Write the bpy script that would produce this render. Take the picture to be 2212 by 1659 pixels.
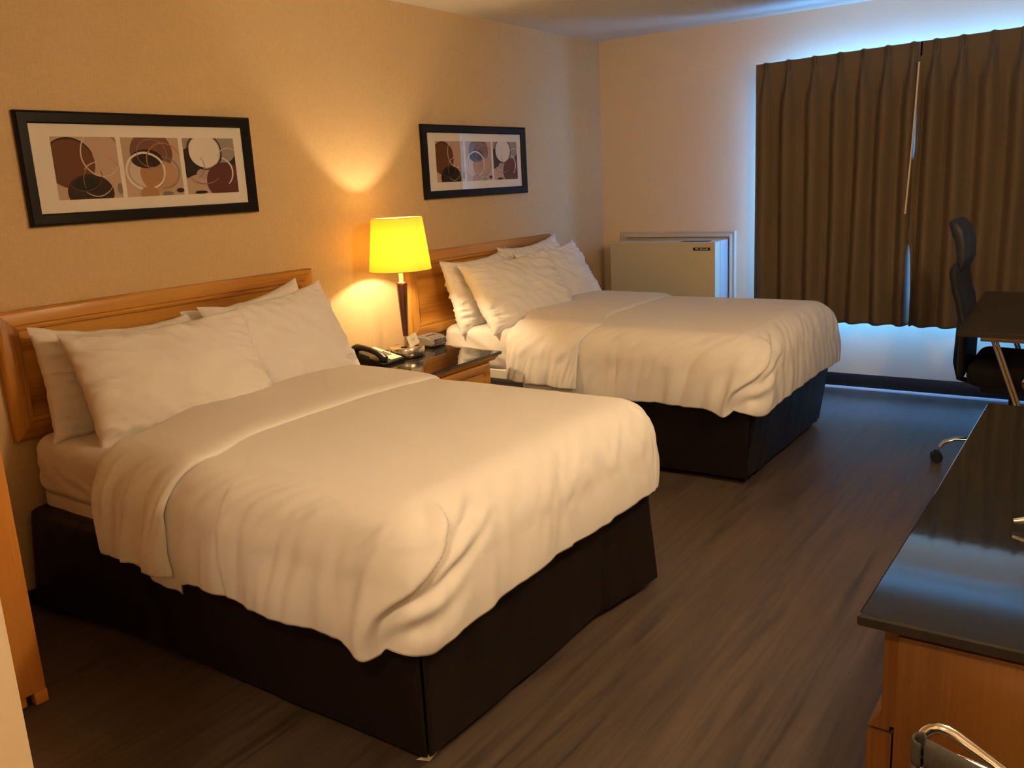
import bpy, bmesh, math, random
from mathutils import Vector, Matrix, noise
R = math.radians
scene = bpy.context.scene
for o in list(bpy.data.objects): bpy.data.objects.remove(o)
COL = scene.collection
sin, cos, pi = math.sin, math.cos, math.pi

# ---------------------------------------------------------------- camera
YAW, PITCH, ROLL = R(35.315), R(-12.953), R(-2.991)
fwd = Vector((-sin(YAW)*cos(PITCH), cos(YAW)*cos(PITCH), sin(PITCH)))
rgt0 = Vector((cos(YAW), sin(YAW), 0)); up0 = rgt0.cross(fwd)
rgt = rgt0*cos(ROLL) + up0*sin(ROLL); upv = -rgt0*sin(ROLL) + up0*cos(ROLL)
cam_d = bpy.data.cameras.new('camera'); cam = bpy.data.objects.new('camera', cam_d); COL.objects.link(cam)
cam_d.sensor_width = 36.0; cam_d.lens = 36.0*1893.1/2212.0
M = Matrix((rgt, upv, -fwd)).transposed().to_4x4(); M.translation = Vector((3.318, -0.331, 1.472))
cam.matrix_world = M
scene.camera = cam

# ---------------------------------------------------------------- world, light, exposure
world = bpy.data.worlds.new('sky'); scene.world = world; world.use_nodes = True
wb = world.node_tree.nodes['Background']; wb.inputs[0].default_value = (0.32, 0.6, 1, 1); wb.inputs[1].default_value = 1.0
vs = scene.view_settings
vs.view_transform = 'Standard'; vs.look = 'None'; vs.gamma = 1.0; vs.exposure = 1.15; vs.use_curve_mapping = False
DAY_POWER, LAMP_POWER, SCONCE_POWER, ENTRY_POWER = 150.0, 8.6, 35.0, 21.0
ld = bpy.data.lights.new('daylight', 'AREA'); ld.shape = 'RECTANGLE'; ld.size = 2.0; ld.size_y = 1.5
ld.energy = DAY_POWER; ld.color = (0.075, 0.345, 1.0)
lo = bpy.data.objects.new('daylight', ld); COL.objects.link(lo); lo.location = (2.3, 6.15, 1.4); lo.rotation_euler = (R(-90), 0, 0)
WARM = (1.0, 0.735, 0.45)

# ---------------------------------------------------------------- room numbers
H = 2.44; D = 5.674; XR = 3.62; YB = -1.9

# ---------------------------------------------------------------- materials
def nodes(m): return m.node_tree.nodes, m.node_tree.links
def mat(name, col, rough=0.5, metal=0.0, ior=1.45, bump=None, coat=0.0, spec=0.5):
    m = bpy.data.materials.new(name); m.use_nodes = True
    N, L = nodes(m); b = N['Principled BSDF']
    b.inputs['Base Color'].default_value = (*col, 1); b.inputs['Roughness'].default_value = rough
    b.inputs['Metallic'].default_value = metal; b.inputs['IOR'].default_value = ior
    b.inputs['Coat Weight'].default_value = coat; b.inputs['Coat Roughness'].default_value = 0.05
    b.inputs['Specular IOR Level'].default_value = spec
    tc = N.new('ShaderNodeTexCoord')
    if bump:
        sc, strength, dist = bump
        mp = N.new('ShaderNodeMapping'); L.new(tc.outputs['Object'], mp.inputs[0])
        mp.inputs['Scale'].default_value = sc if isinstance(sc, tuple) else (sc, sc, sc)
        n = N.new('ShaderNodeTexNoise'); n.inputs['Scale'].default_value = 1; n.inputs['Detail'].default_value = 4
        L.new(mp.outputs[0], n.inputs['Vector'])
        bp = N.new('ShaderNodeBump'); bp.inputs['Strength'].default_value = strength; bp.inputs['Distance'].default_value = dist
        L.new(n.outputs['Fac'], bp.inputs['Height']); L.new(bp.outputs[0], b.inputs['Normal'])
    else:
        # slight tonal variation so that no surface is a dead flat tone
        n = N.new('ShaderNodeTexNoise'); n.inputs['Scale'].default_value = 60; L.new(tc.outputs['Object'], n.inputs['Vector'])
        mr = N.new('ShaderNodeMapRange'); mr.inputs[3].default_value = max(0.02, rough-0.03); mr.inputs[4].default_value = rough+0.03
        L.new(n.outputs['Fac'], mr.inputs[0]); L.new(mr.outputs[0], b.inputs['Roughness'])
    return m

def ramp(N, stops):
    r = N.new('ShaderNodeValToRGB'); e = r.color_ramp.elements
    while len(e) < len(stops): e.new(0.5)
    for i, (p, c) in enumerate(stops): e[i].position = p; e[i].color = (*c, 1)
    return r
def wood(name, dark, mid, light, axis='y', rough=0.38, rings=26.0, across=7.0, along=0.55, coat=0.15):
    m = bpy.data.materials.new(name); m.use_nodes = True
    N, L = nodes(m); b = N['Principled BSDF']; b.inputs['Roughness'].default_value = rough
    b.inputs['Coat Weight'].default_value = coat; b.inputs['Coat Roughness'].default_value = 0.2
    tc = N.new('ShaderNodeTexCoord')
    def mapped(ac, al):
        mp = N.new('ShaderNodeMapping'); L.new(tc.outputs['Object'], mp.inputs[0])
        mp.inputs['Scale'].default_value = tuple(al if a == axis else ac for a in 'xyz'); return mp
    n1 = N.new('ShaderNodeTexNoise'); n1.inputs['Scale'].default_value = 1; n1.inputs['Detail'].default_value = 1.5; n1.inputs['Roughness'].default_value = .4
    L.new(mapped(across, along).outputs[0], n1.inputs['Vector'])
    mu = N.new('ShaderNodeMath'); mu.operation = 'MULTIPLY'; mu.inputs[1].default_value = rings*2; L.new(n1.outputs['Fac'], mu.inputs[0])
    si = N.new('ShaderNodeMath'); si.operation = 'SINE'; L.new(mu.outputs[0], si.inputs[0])
    mr = N.new('ShaderNodeMapRange'); mr.inputs[1].default_value = -1; mr.inputs[2].default_value = 1; L.new(si.outputs[0], mr.inputs[0])
    n2 = N.new('ShaderNodeTexNoise'); n2.inputs['Scale'].default_value = 1; n2.inputs['Detail'].default_value = 4
    L.new(mapped(170, 5).outputs[0], n2.inputs['Vector'])
    mx = N.new('ShaderNodeMath'); mx.operation = 'MULTIPLY_ADD'; mx.inputs[1].default_value = 0.55; L.new(mr.outputs[0], mx.inputs[0])
    m2 = N.new('ShaderNodeMath'); m2.operation = 'MULTIPLY'; m2.inputs[1].default_value = 0.55; L.new(n2.outputs['Fac'], m2.inputs[0])
    L.new(m2.outputs[0], mx.inputs[2])
    r = ramp(N, [(0.18, dark), (0.5, mid), (0.85, light)]); L.new(mx.outputs[0], r.inputs[0]); L.new(r.outputs[0], b.inputs['Base Color'])
    bp = N.new('ShaderNodeBump'); bp.inputs['Strength'].default_value = .12; bp.inputs['Distance'].default_value = .002
    L.new(n2.outputs['Fac'], bp.inputs['Height']); L.new(bp.outputs[0], b.inputs['Normal'])
    return m
def floor_mat():
    m = bpy.data.materials.new('plank_floor'); m.use_nodes = True
    N, L = nodes(m); b = N['Principled BSDF']
    tc = N.new('ShaderNodeTexCoord'); sp = N.new('ShaderNodeSeparateXYZ'); L.new(tc.outputs['Object'], sp.inputs[0])
    cb = N.new('ShaderNodeCombineXYZ'); L.new(sp.outputs[1], cb.inputs[0]); L.new(sp.outputs[0], cb.inputs[1])
    br = N.new('ShaderNodeTexBrick'); br.offset = 0.37; L.new(cb.outputs[0], br.inputs['Vector'])
    br.inputs['Scale'].default_value = 1; br.inputs['Brick Width'].default_value = 1.22; br.inputs['Row Height'].default_value = 0.18
    br.inputs['Mortar Size'].default_value = 0.0009; br.inputs['Mortar Smooth'].default_value = 0.3
    br.inputs['Color1'].default_value = (0.082, 0.057, 0.041, 1); br.inputs['Color2'].default_value = (0.069, 0.048, 0.034, 1)
    br.inputs['Mortar'].default_value = (0.06, 0.038, 0.025, 1)
    mp = N.new('ShaderNodeMapping'); mp.inputs['Scale'].default_value = (34, 1.6, 1); L.new(tc.outputs['Object'], mp.inputs[0])
    n = N.new('ShaderNodeTexNoise'); n.inputs['Scale'].default_value = 1; n.inputs['Detail'].default_value = 7; n.inputs['Roughness'].default_value = .65; n.inputs['Distortion'].default_value = .6
    L.new(mp.outputs[0], n.inputs['Vector'])
    r = ramp(N, [(0.28, (0.42, 0.42, 0.42)), (0.5, (1, 1, 1)), (0.75, (1.5, 1.46, 1.42))]); L.new(n.outputs['Fac'], r.inputs[0])
    mix = N.new('ShaderNodeMix'); mix.data_type = 'RGBA'; mix.blend_type = 'MULTIPLY'; mix.inputs[0].default_value = 1
    L.new(br.outputs['Color'], mix.inputs[6]); L.new(r.outputs[0], mix.inputs[7]); L.new(mix.outputs[2], b.inputs['Base Color'])
    mr = N.new('ShaderNodeMapRange'); mr.inputs[3].default_value = .38; mr.inputs[4].default_value = .55; L.new(n.outputs['Fac'], mr.inputs[0]); L.new(mr.outputs[0], b.inputs['Roughness'])
    bp = N.new('ShaderNodeBump'); bp.inputs['Strength'].default_value = .25; bp.inputs['Distance'].default_value = .0015
    L.new(n.outputs['Fac'], bp.inputs['Height']); L.new(bp.outputs[0], b.inputs['Normal'])
    return m
def wallpaper():
    m = bpy.data.materials.new('woven_wallpaper'); m.use_nodes = True
    N, L = nodes(m); b = N['Principled BSDF']; b.inputs['Roughness'].default_value = .6; b.inputs['Specular IOR Level'].default_value = .3
    tc = N.new('ShaderNodeTexCoord')
    outs = []
    for s in ((300, 320, 40), (300, 60, 420)):
        mp = N.new('ShaderNodeMapping'); mp.inputs['Scale'].default_value = s; L.new(tc.outputs['Object'], mp.inputs[0])
        n = N.new('ShaderNodeTexNoise'); n.inputs['Scale'].default_value = 1; n.inputs['Detail'].default_value = 2; L.new(mp.outputs[0], n.inputs['Vector']); outs.append(n)
    ad = N.new('ShaderNodeMath'); ad.operation = 'ADD'; L.new(outs[0].outputs['Fac'], ad.inputs[0]); L.new(outs[1].outputs['Fac'], ad.inputs[1])
    hf = N.new('ShaderNodeMath'); hf.operation = 'MULTIPLY'; hf.inputs[1].default_value = .5; L.new(ad.outputs[0], hf.inputs[0])
    r = ramp(N, [(0.3, (0.585, 0.415, 0.215)), (0.7, (0.69, 0.505, 0.275))]); L.new(hf.outputs[0], r.inputs[0]); L.new(r.outputs[0], b.inputs['Base Color'])
    bp = N.new('ShaderNodeBump'); bp.inputs['Strength'].default_value = .35; bp.inputs['Distance'].default_value = .0015
    L.new(hf.outputs[0], bp.inputs['Height']); L.new(bp.outputs[0], b.inputs['Normal'])
    return m
def shade_mat():
    m = bpy.data.materials.new('lampshade_fabric'); m.use_nodes = True
    N, L = nodes(m); N.remove(N['Principled BSDF']); out = N['Material Output']
    d = N.new('ShaderNodeBsdfDiffuse'); d.inputs[0].default_value = (0.85, 0.66, 0.25, 1)
    t = N.new('ShaderNodeBsdfTranslucent')
    tc = N.new('ShaderNodeTexCoord'); mp = N.new('ShaderNodeMapping'); mp.inputs['Scale'].default_value = (40, 40, 900); L.new(tc.outputs['Object'], mp.inputs[0])
    n = N.new('ShaderNodeTexNoise'); n.inputs['Scale'].default_value = 1; L.new(mp.outputs[0], n.inputs['Vector'])
    r = ramp(N, [(0.3, (0.23, 0.128, 0.004)), (0.7, (0.26, 0.148, 0.005))]); L.new(n.outputs['Fac'], r.inputs[0]); L.new(r.outputs[0], t.inputs[0])
    mx = N.new('ShaderNodeMixShader'); mx.inputs[0].default_value = .5; L.new(d.outputs[0], mx.inputs[1]); L.new(t.outputs[0], mx.inputs[2]); L.new(mx.outputs[0], out.inputs[0])
    return m
def glass_mat(name, ior=1.5, tint=(1, 1, 1)):
    m = bpy.data.materials.new(name); m.use_nodes = True
    N, L = nodes(m); N.remove(N['Principled BSDF']); out = N['Material Output']
    t = N.new('ShaderNodeBsdfTransparent'); t.inputs[0].default_value = (*tint, 1)
    g = N.new('ShaderNodeBsdfGlossy'); g.inputs['Roughness'].default_value = 0.02
    f = N.new('ShaderNodeFresnel'); f.inputs[0].default_value = ior
    ge = N.new('ShaderNodeNewGeometry'); iv = N.new('ShaderNodeMath'); iv.operation = 'SUBTRACT'; iv.inputs[0].default_value = 1; L.new(ge.outputs['Backfacing'], iv.inputs[1])
    fm = N.new('ShaderNodeMath'); fm.operation = 'MULTIPLY'; L.new(f.outputs[0], fm.inputs[0]); L.new(iv.outputs[0], fm.inputs[1])
    mx = N.new('ShaderNodeMixShader'); L.new(fm.outputs[0], mx.inputs[0]); L.new(t.outputs[0], mx.inputs[1]); L.new(g.outputs[0], mx.inputs[2]); L.new(mx.outputs[0], out.inputs[0])
    return m
def emit(name, col, s):
    m = bpy.data.materials.new(name); m.use_nodes = True
    N, L = nodes(m); b = N['Principled BSDF']; b.inputs['Base Color'].default_value = (.9, .85, .75, 1)
    b.inputs['Emission Color'].default_value = (*col, 1); b.inputs['Emission Strength'].default_value = s
    return m
def cloth(name, col, bump=0.12, rough=.85, spec=.2, weave=700):
    return mat(name, col, rough, bump=(weave, bump, .001), spec=spec)

LINEN = cloth('white_linen', (0.80, 0.77, 0.735))
LINEN2 = cloth('white_pillowcase', (0.80, 0.775, 0.745))
SKIRT = cloth('dark_brown_satin', (0.011, 0.0072, 0.0058), rough=.45, spec=.28, weave=500)
CURT = cloth('brown_curtain', (0.155, 0.110, 0.062), bump=.2)
LINING = cloth('white_blackout_lining', (0.82, 0.82, 0.80))
CURT_T = cloth('curtain_stitching', (0.22, 0.17, 0.12))
OAKH = wood('oak_horizontal', (0.29, 0.105, 0.012), (0.54, 0.245, 0.036), (0.63, 0.315, 0.055), 'y', rings=13, across=5.0, along=.5)
OAKV = wood('oak_vertical', (0.29, 0.105, 0.012), (0.54, 0.245, 0.036), (0.63, 0.315, 0.055), 'z', rings=13, across=5.0, along=.5)
OAKD = wood('oak_dark_vertical', (0.085, 0.026, 0.003), (0.155, 0.056, 0.006), (0.19, 0.075, 0.009), 'z', rings=9, across=2.2, along=.55)
MAPLE = wood('wardrobe_laminate', (0.76, 0.31, 0.06), (0.83, 0.36, 0.075), (0.87, 0.39, 0.085), 'z', rings=5, coat=0.0)
WALLP = wallpaper()
FARW = mat('cream_paint', (0.78, 0.62, 0.42), .6, bump=(28, .18, .004), spec=.3)
STUBW = mat('corridor_wallpaper', (0.62, 0.50, 0.34), .6, bump=(60, .3, .003), spec=.3)
CEIL = mat('stippled_ceiling', (0.82, 0.76, 0.63), .9, bump=(170, .9, .006), spec=.2)
FLOOR = floor_mat()
BASEB = mat('dark_vinyl_base', (0.018, 0.017, 0.019), .45)
STRIP = mat('pale_quarter_round', (0.5, 0.5, 0.5), .4)
BLACKF = mat('black_frame_paint', (0.009, 0.006, 0.005), .4, spec=.22)
MATB = mat('picture_mount', (0.80, 0.74, 0.66), .8)
PGLASS = glass_mat('picture_glass', 1.5)
WGLASS = glass_mat('window_glass', 1.45)
ALU = mat('white_window_frame', (0.6, 0.62, 0.65), .4)
TRIMW = mat('cream_trim', (0.62, 0.55, 0.42), .4)
ACM = mat('beige_steel', (0.60, 0.53, 0.36), .42)
ACSIDE = mat('grey_steel', (0.5, 0.5, 0.5), .4)
ACDK = mat('grille_black', (0.01, 0.01, 0.01), .5)
PLATE = mat('label_black', (0.012, 0.008, 0.006), .4)
INKW = mat('label_lettering', (0.75, 0.7, 0.62), .5)
GRANITE = mat('black_glass_top', (0.010, 0.009, 0.008), .045, ior=1.85, spec=.5)
NGLASS = mat('black_glass_table', (0.016, 0.012, 0.009), .03, ior=1.75)
CHROME = mat('chrome', (0.75, 0.73, 0.7), .12, 1.0)
NICKEL = mat('brushed_nickel', (0.62, 0.55, 0.45), .28, 1.0)
WENGE = wood('dark_lamp_wood', (0.05, 0.014, 0.008), (0.075, 0.02, 0.011), (0.095, 0.028, 0.015), 'z', rough=.25, coat=.5)
NECK = mat('white_socket', (0.85, 0.8, 0.68), .4)
SHADE = shade_mat()
BULB = emit('bulb_glow', (1, .75, .42), 14)
BLACKP = mat('black_plastic', (0.012, 0.011, 0.01), .35)
DARKP = mat('charcoal_plastic', (0.03, 0.03, 0.032), .5)
CREAMP = mat('cream_faceplate', (0.75, 0.7, 0.58), .5)
SILVER = mat('silver_plastic', (0.27, 0.25, 0.22), .35, .3)
DISPLAY = mat('dark_display', (0.09, 0.05, 0.045), .12)
PAPER = mat('white_card', (0.82, 0.79, 0.7), .8)
INK = mat('grey_ink', (0.28, 0.25, 0.21), .8)
MESHF = mat('black_mesh_fabric', (0.008, 0.008, 0.010), .75, bump=(900, .4, .001))
LEATH = mat('charcoal_leather', (0.018, 0.02, 0.026), .55, bump=(300, .2, .001))
DESKT = wood('dark_desk_laminate', (0.012, 0.008, 0.006), (0.018, 0.012, 0.009), (0.024, 0.017, 0.012), 'x', rough=.3)
STEEL = mat('dull_steel', (0.42, 0.34, 0.25), .35, .8)
WEB = mat('grey_webbing', (0.05, 0.042, 0.035), .8, bump=((600, 30, 30), .8, .002))
TVB = mat('tv_black', (0.008, 0.008, 0.009), .2)
TAGW = mat('white_tag', (0.75, 0.68, 0.6), .8)

# ---------------------------------------------------------------- mesh helpers
def new(): return bmesh.new()
def box(bm, x0, x1, y0, y1, z0, z1, bev=0.0, seg=2, mi=0):
    r = bmesh.ops.create_cube(bm, size=1.0); vs_ = r['verts']
    for v in vs_: v.co = Vector(((x0+x1)/2+v.co.x*(x1-x0), (y0+y1)/2+v.co.y*(y1-y0), (z0+z1)/2+v.co.z*(z1-z0)))
    fs = set(f for v in vs_ for f in v.link_faces)
    for f in fs: f.material_index = mi
    if bev > 0:
        es = list(set(e for v in vs_ for e in v.link_edges))
        g = bmesh.ops.bevel(bm, geom=es, offset=bev, segments=seg, profile=0.5, affect='EDGES')
        for f in g['faces']: f.material_index = mi
    return vs_
def hexa(bm, pts, mi=0):           # 8 points: bottom 4, top 4
    v = [bm.verts.new(p) for p in pts]
    for q in ((3, 2, 1, 0), (4, 5, 6, 7), (0, 1, 5, 4), (1, 2, 6, 5), (2, 3, 7, 6), (3, 0, 4, 7)):
        f = bm.faces.new([v[i] for i in q]); f.material_index = mi
    return v
def prism(bm, prof, fn, a, b, mi=0):   # closed 2-D outline swept from a to b; fn(p, q, t) -> point
    A = [bm.verts.new(fn(p, q, a)) for p, q in prof]; B = [bm.verts.new(fn(p, q, b)) for p, q in prof]
    n = len(prof)
    for i in range(n):
        j = (i+1) % n; bm.faces.new((A[i], A[j], B[j], B[i])).material_index = mi
    bm.faces.new(A[::-1]).material_index = mi; bm.faces.new(B).material_index = mi
def lathe(bm, prof, c, n=48, mi=0, axis='z', caps=True):
    rings = []
    for r, z in prof:
        ring = []
        for i in range(n):
            a = 2*pi*i/n
            p = {'z': (r*cos(a), r*sin(a), z), 'y': (r*cos(a), z, r*sin(a)), 'x': (z, r*cos(a), r*sin(a))}[axis]
            ring.append(bm.verts.new(Vector(c)+Vector(p)))
        rings.append(ring)
    for A, B in zip(rings, rings[1:]):
        for i in range(n):
            j = (i+1) % n; bm.faces.new((A[i], A[j], B[j], B[i])).material_index = mi
    if caps:
        if prof[0][0] > 1e-5: bm.faces.new(rings[0][::-1]).material_index = mi
        if prof[-1][0] > 1e-5: bm.faces.new(rings[-1]).material_index = mi
def tube(bm, pts, r, n=12, mi=0, flat=None):
    pts = [Vector(p) for p in pts]; N_ = len(pts); rr = r if isinstance(r, (list, tuple)) else [r]*N_
    tang = [(pts[min(i+1, N_-1)]-pts[max(i-1, 0)]).normalized() for i in range(N_)]
    ref = Vector((0, 0, 1)) if abs(tang[0].z) < .9 else Vector((1, 0, 0))
    u = tang[0].cross(ref).normalized(); rings = []
    for i in range(N_):
        t = tang[i]; u = (u - t*u.dot(t)).normalized(); w = t.cross(u)
        k = flat if flat else 1.0
        rings.append([bm.verts.new(pts[i]+u*cos(2*pi*j/n)*rr[i]+w*sin(2*pi*j/n)*rr[i]*k) for j in range(n)])
    for A, B in zip(rings, rings[1:]):
        for j in range(n): bm.faces.new((A[j], A[(j+1) % n], B[(j+1) % n], B[j])).material_index = mi
    bm.faces.new(rings[0][::-1]).material_index = mi; bm.faces.new(rings[-1]).material_index = mi
def grid(bm, fn, nu, nv, mi=0, closed=False):
    P = [[bm.verts.new(fn(i, j)) for j in range(nv)] for i in range(nu)]
    for i in range(nu if closed else nu-1):
        A, B = P[i], P[(i+1) % nu]
        for j in range(nv-1): bm.faces.new((A[j], B[j], B[j+1], A[j+1])).material_index = mi
    return P
def ring(bm, fn, rect, prof, mh=0, mv=0, cap=None):
    """mitred moulding: rect (a0,a1,b0,b1) in a plane, prof of (inset, height); fn(a,b,h) -> point"""
    a0, a1, b0, b1 = rect; L_ = []
    for d, h in prof: L_.append([bm.verts.new(fn(*p, h)) for p in ((a0+d, b0+d), (a1-d, b0+d), (a1-d, b1-d), (a0+d, b1-d))])
    for A, B in zip(L_, L_[1:]):
        for i in range(4):
            bm.faces.new((A[i], A[(i+1) % 4], B[(i+1) % 4], B[i])).material_index = mh if i in (0, 2) else mv
    if cap is not None: bm.faces.new(L_[-1]).material_index = cap
ROOT = {}
def obj(name, bm, mats, parent=None, smooth=True, angle=38, sub=0, solid=0.0):
    bmesh.ops.remove_doubles(bm, verts=bm.verts, dist=1e-6)
    bmesh.ops.recalc_face_normals(bm, faces=bm.faces)
    if parent is not None: org = ROOT[parent.name]
    else:
        cs = [v.co for v in bm.verts]; mn = [min(c[i] for c in cs) for i in range(3)]; mx = [max(c[i] for c in cs) for i in range(3)]
        org = Vector(((mn[0]+mx[0])/2, (mn[1]+mx[1])/2, mn[2]))
    bmesh.ops.translate(bm, verts=bm.verts, vec=-org)
    me = bpy.data.meshes.new(name); bm.to_mesh(me); bm.free()
    for m in (mats if isinstance(mats, (list, tuple)) else [mats]): me.materials.append(m)
    if smooth:
        for p in me.polygons: p.use_smooth = True
        me.set_sharp_from_angle(angle=R(angle))
    o = bpy.data.objects.new(name, me); COL.objects.link(o)
    if parent is not None: o.parent = parent
    else: o.location = org
    ROOT[o.name] = org
    if solid: md = o.modifiers.new('thickness', 'SOLIDIFY'); md.thickness = solid; md.offset = 0
    if sub: md = o.modifiers.new('smooth', 'SUBSURF'); md.levels = sub; md.render_levels = sub
    return o
def thing(name, label, cat, loc, group=None):
    o = bpy.data.objects.new(name, None); COL.objects.link(o); o.location = loc; o.empty_display_size = .1
    ROOT[o.name] = Vector(loc); return tag(o, label, cat, group)
def tag(o, label, cat, group=None):
    o['label'] = label; o['category'] = cat
    if group: o['group'] = group
    return o
def struct(name, bm, m, parent=None, **k):
    o = obj(name, bm, m, parent, **k)
    if parent is None: o['kind'] = 'structure'
    return o
def sst(x, a, b): t = max(0, min(1, (x-a)/(b-a))); return t*t*(3-2*t)
def nz(x, y=0.0, z=0.0): return noise.noise(Vector((x, y, z)))

# ================================================================ the room
T = .15
bm = new(); box(bm, -T, XR+T, YB-T, D+.4, -.1, 0); struct('floor', bm, FLOOR)
bm = new(); box(bm, -T, XR+T, YB-T, D+.4, H, H+.1); struct('ceiling', bm, CEIL)
bm = new(); box(bm, -T, 0, YB-T, D+.02, 0, H); struct('wall_left', bm, WALLP)
bm = new(); box(bm, XR, XR+T, YB-T, D+.02, 0, H); struct('wall_right', bm, STUBW)
bm = new(); box(bm, 0, XR, YB-T, YB, 0, H); struct('wall_back', bm, STUBW)
bm = new(); box(bm, 0, 2.0, YB, .2, 0, H); struct('wall_corridor', bm, STUBW)
WX0, WX1, WZ0, WZ1 = 1.38, 3.28, .62, 2.04
bm = new()
for a in ((0, WX0, 0, H), (WX1, XR, 0, H), (WX0, WX1, 0, WZ0), (WX0, WX1, WZ1, H)):
    box(bm, a[0], a[1], D, D+.2, a[2], a[3])
struct('wall_far', bm, FARW)
# upper plaster panel whose lower edge makes the faint seam on the far wall
bm = new(); hexa(bm, [(0.002, D-.006, 2.147), (XR, D-.006, 2.165), (XR, D, 2.165), (0.002, D, 2.147), (0.002, D-.006, H), (XR, D-.006, H), (XR, D, H), (0.002, D, H)])
struct('trim_1', bm, FARW)
# window
bm = new(); ring(bm, lambda a, b, h: Vector((a, D+.10-h, b)), (WX0, WX1, WZ0, WZ1), [(0, 0), (0, .05), (.05, .05), (.05, 0), (0, 0)])
box(bm, 2.31, 2.35, D+.06, D+.10, WZ0+.05, WZ1-.05)
w = struct('window_1', bm, ALU)
bm = new(); box(bm, WX0+.04, WX1-.04, D+.07, D+.076, WZ0+.04, WZ1-.04); obj('window_pane', bm, WGLASS, w)
# base boards
bm = new(); box(bm, 1.06, XR, D-.012, D, .0, .103, .003); struct('baseboard_far', bm, BASEB)
bm = new(); prism(bm, [(0, .001), (-.016, .001), (-.014, .009), (-.009, .014), (0, .016)], lambda p, q, t: Vector((t, D-.012+p, q)), 1.06, XR); struct('trim_2', bm, STRIP)
bm = new(); box(bm, 0, .010, .2, D, 0, .055, .002); struct('baseboard_left', bm, BASEB)
bm = new(); box(bm, XR-.010, XR, YB, D, 0, .09, .002); struct('baseboard_right', bm, BASEB)
# moulding round the wall sleeve of the heater
bm = new()
prof = [(0, 0), (0, .016), (.008, .022), (.016, .016), (.026, .016), (.032, .026), (.042, .026), (.05, .012), (.05, 0)]
ring(bm, lambda a, b, h: Vector((a, D-h, b)), (.155, 1.058, .2, 1.066), prof); struct('trim_3', bm, TRIMW)

# ================================================================ heater / air conditioner on the far wall
ac = thing('wall_air_conditioner', 'beige metal air conditioner box under the cream moulding in the far corner', 'air conditioner', (.6, D-.13, .12))
bm = new(); box(bm, .21, 1.004, D-.155, D-.001, .2, 1.006, .006); obj('chassis', bm, ACSIDE, ac)
bm = new(); box(bm, .19, 1.004, D-.255, D-.158, .12, 1.004, .007, 3); cv = obj('front_cover', bm, ACM, ac)
bm = new()
for k in range(7): box(bm, .74+.03*k, .764+.03*k, D-.235, D-.17, 1.0025, 1.0065, .001)
obj('outlet_grille', bm, ACDK, cv)
bm = new(); box(bm, .843, .968, D-.2575, D-.2545, .946, .966, .001)
lab = obj('maker_label', bm, PLATE, cv)
def text_mesh(name, s, size, origin, xdir, ydir, m, parent, ext=.0004, bold=0.0):
    cu = bpy.data.curves.new(name, 'FONT'); cu.body = s; cu.size = size; cu.extrude = ext; cu.offset = bold; cu.align_x = 'CENTER'; cu.align_y = 'CENTER'
    o = bpy.data.objects.new(name, cu); COL.objects.link(o)
    me = bpy.data.meshes.new_from_object(o); bpy.data.objects.remove(o)
    b = bmesh.new(); b.from_mesh(me); bpy.data.meshes.remove(me)
    xd, yd = Vector(xdir).normalized(), Vector(ydir).normalized(); zd = xd.cross(yd); o_ = Vector(origin)
    for v in b.verts: v.co = o_+xd*v.co.x+yd*v.co.y+zd*v.co.z
    return obj(name, b, m, parent, smooth=False)
text_mesh('lettering', 'RPL  Cornwell', .0155, (.9055, D-.2578, .956), (1, 0, 0), (0, 0, 1), INKW, cv, bold=.0003)

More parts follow.
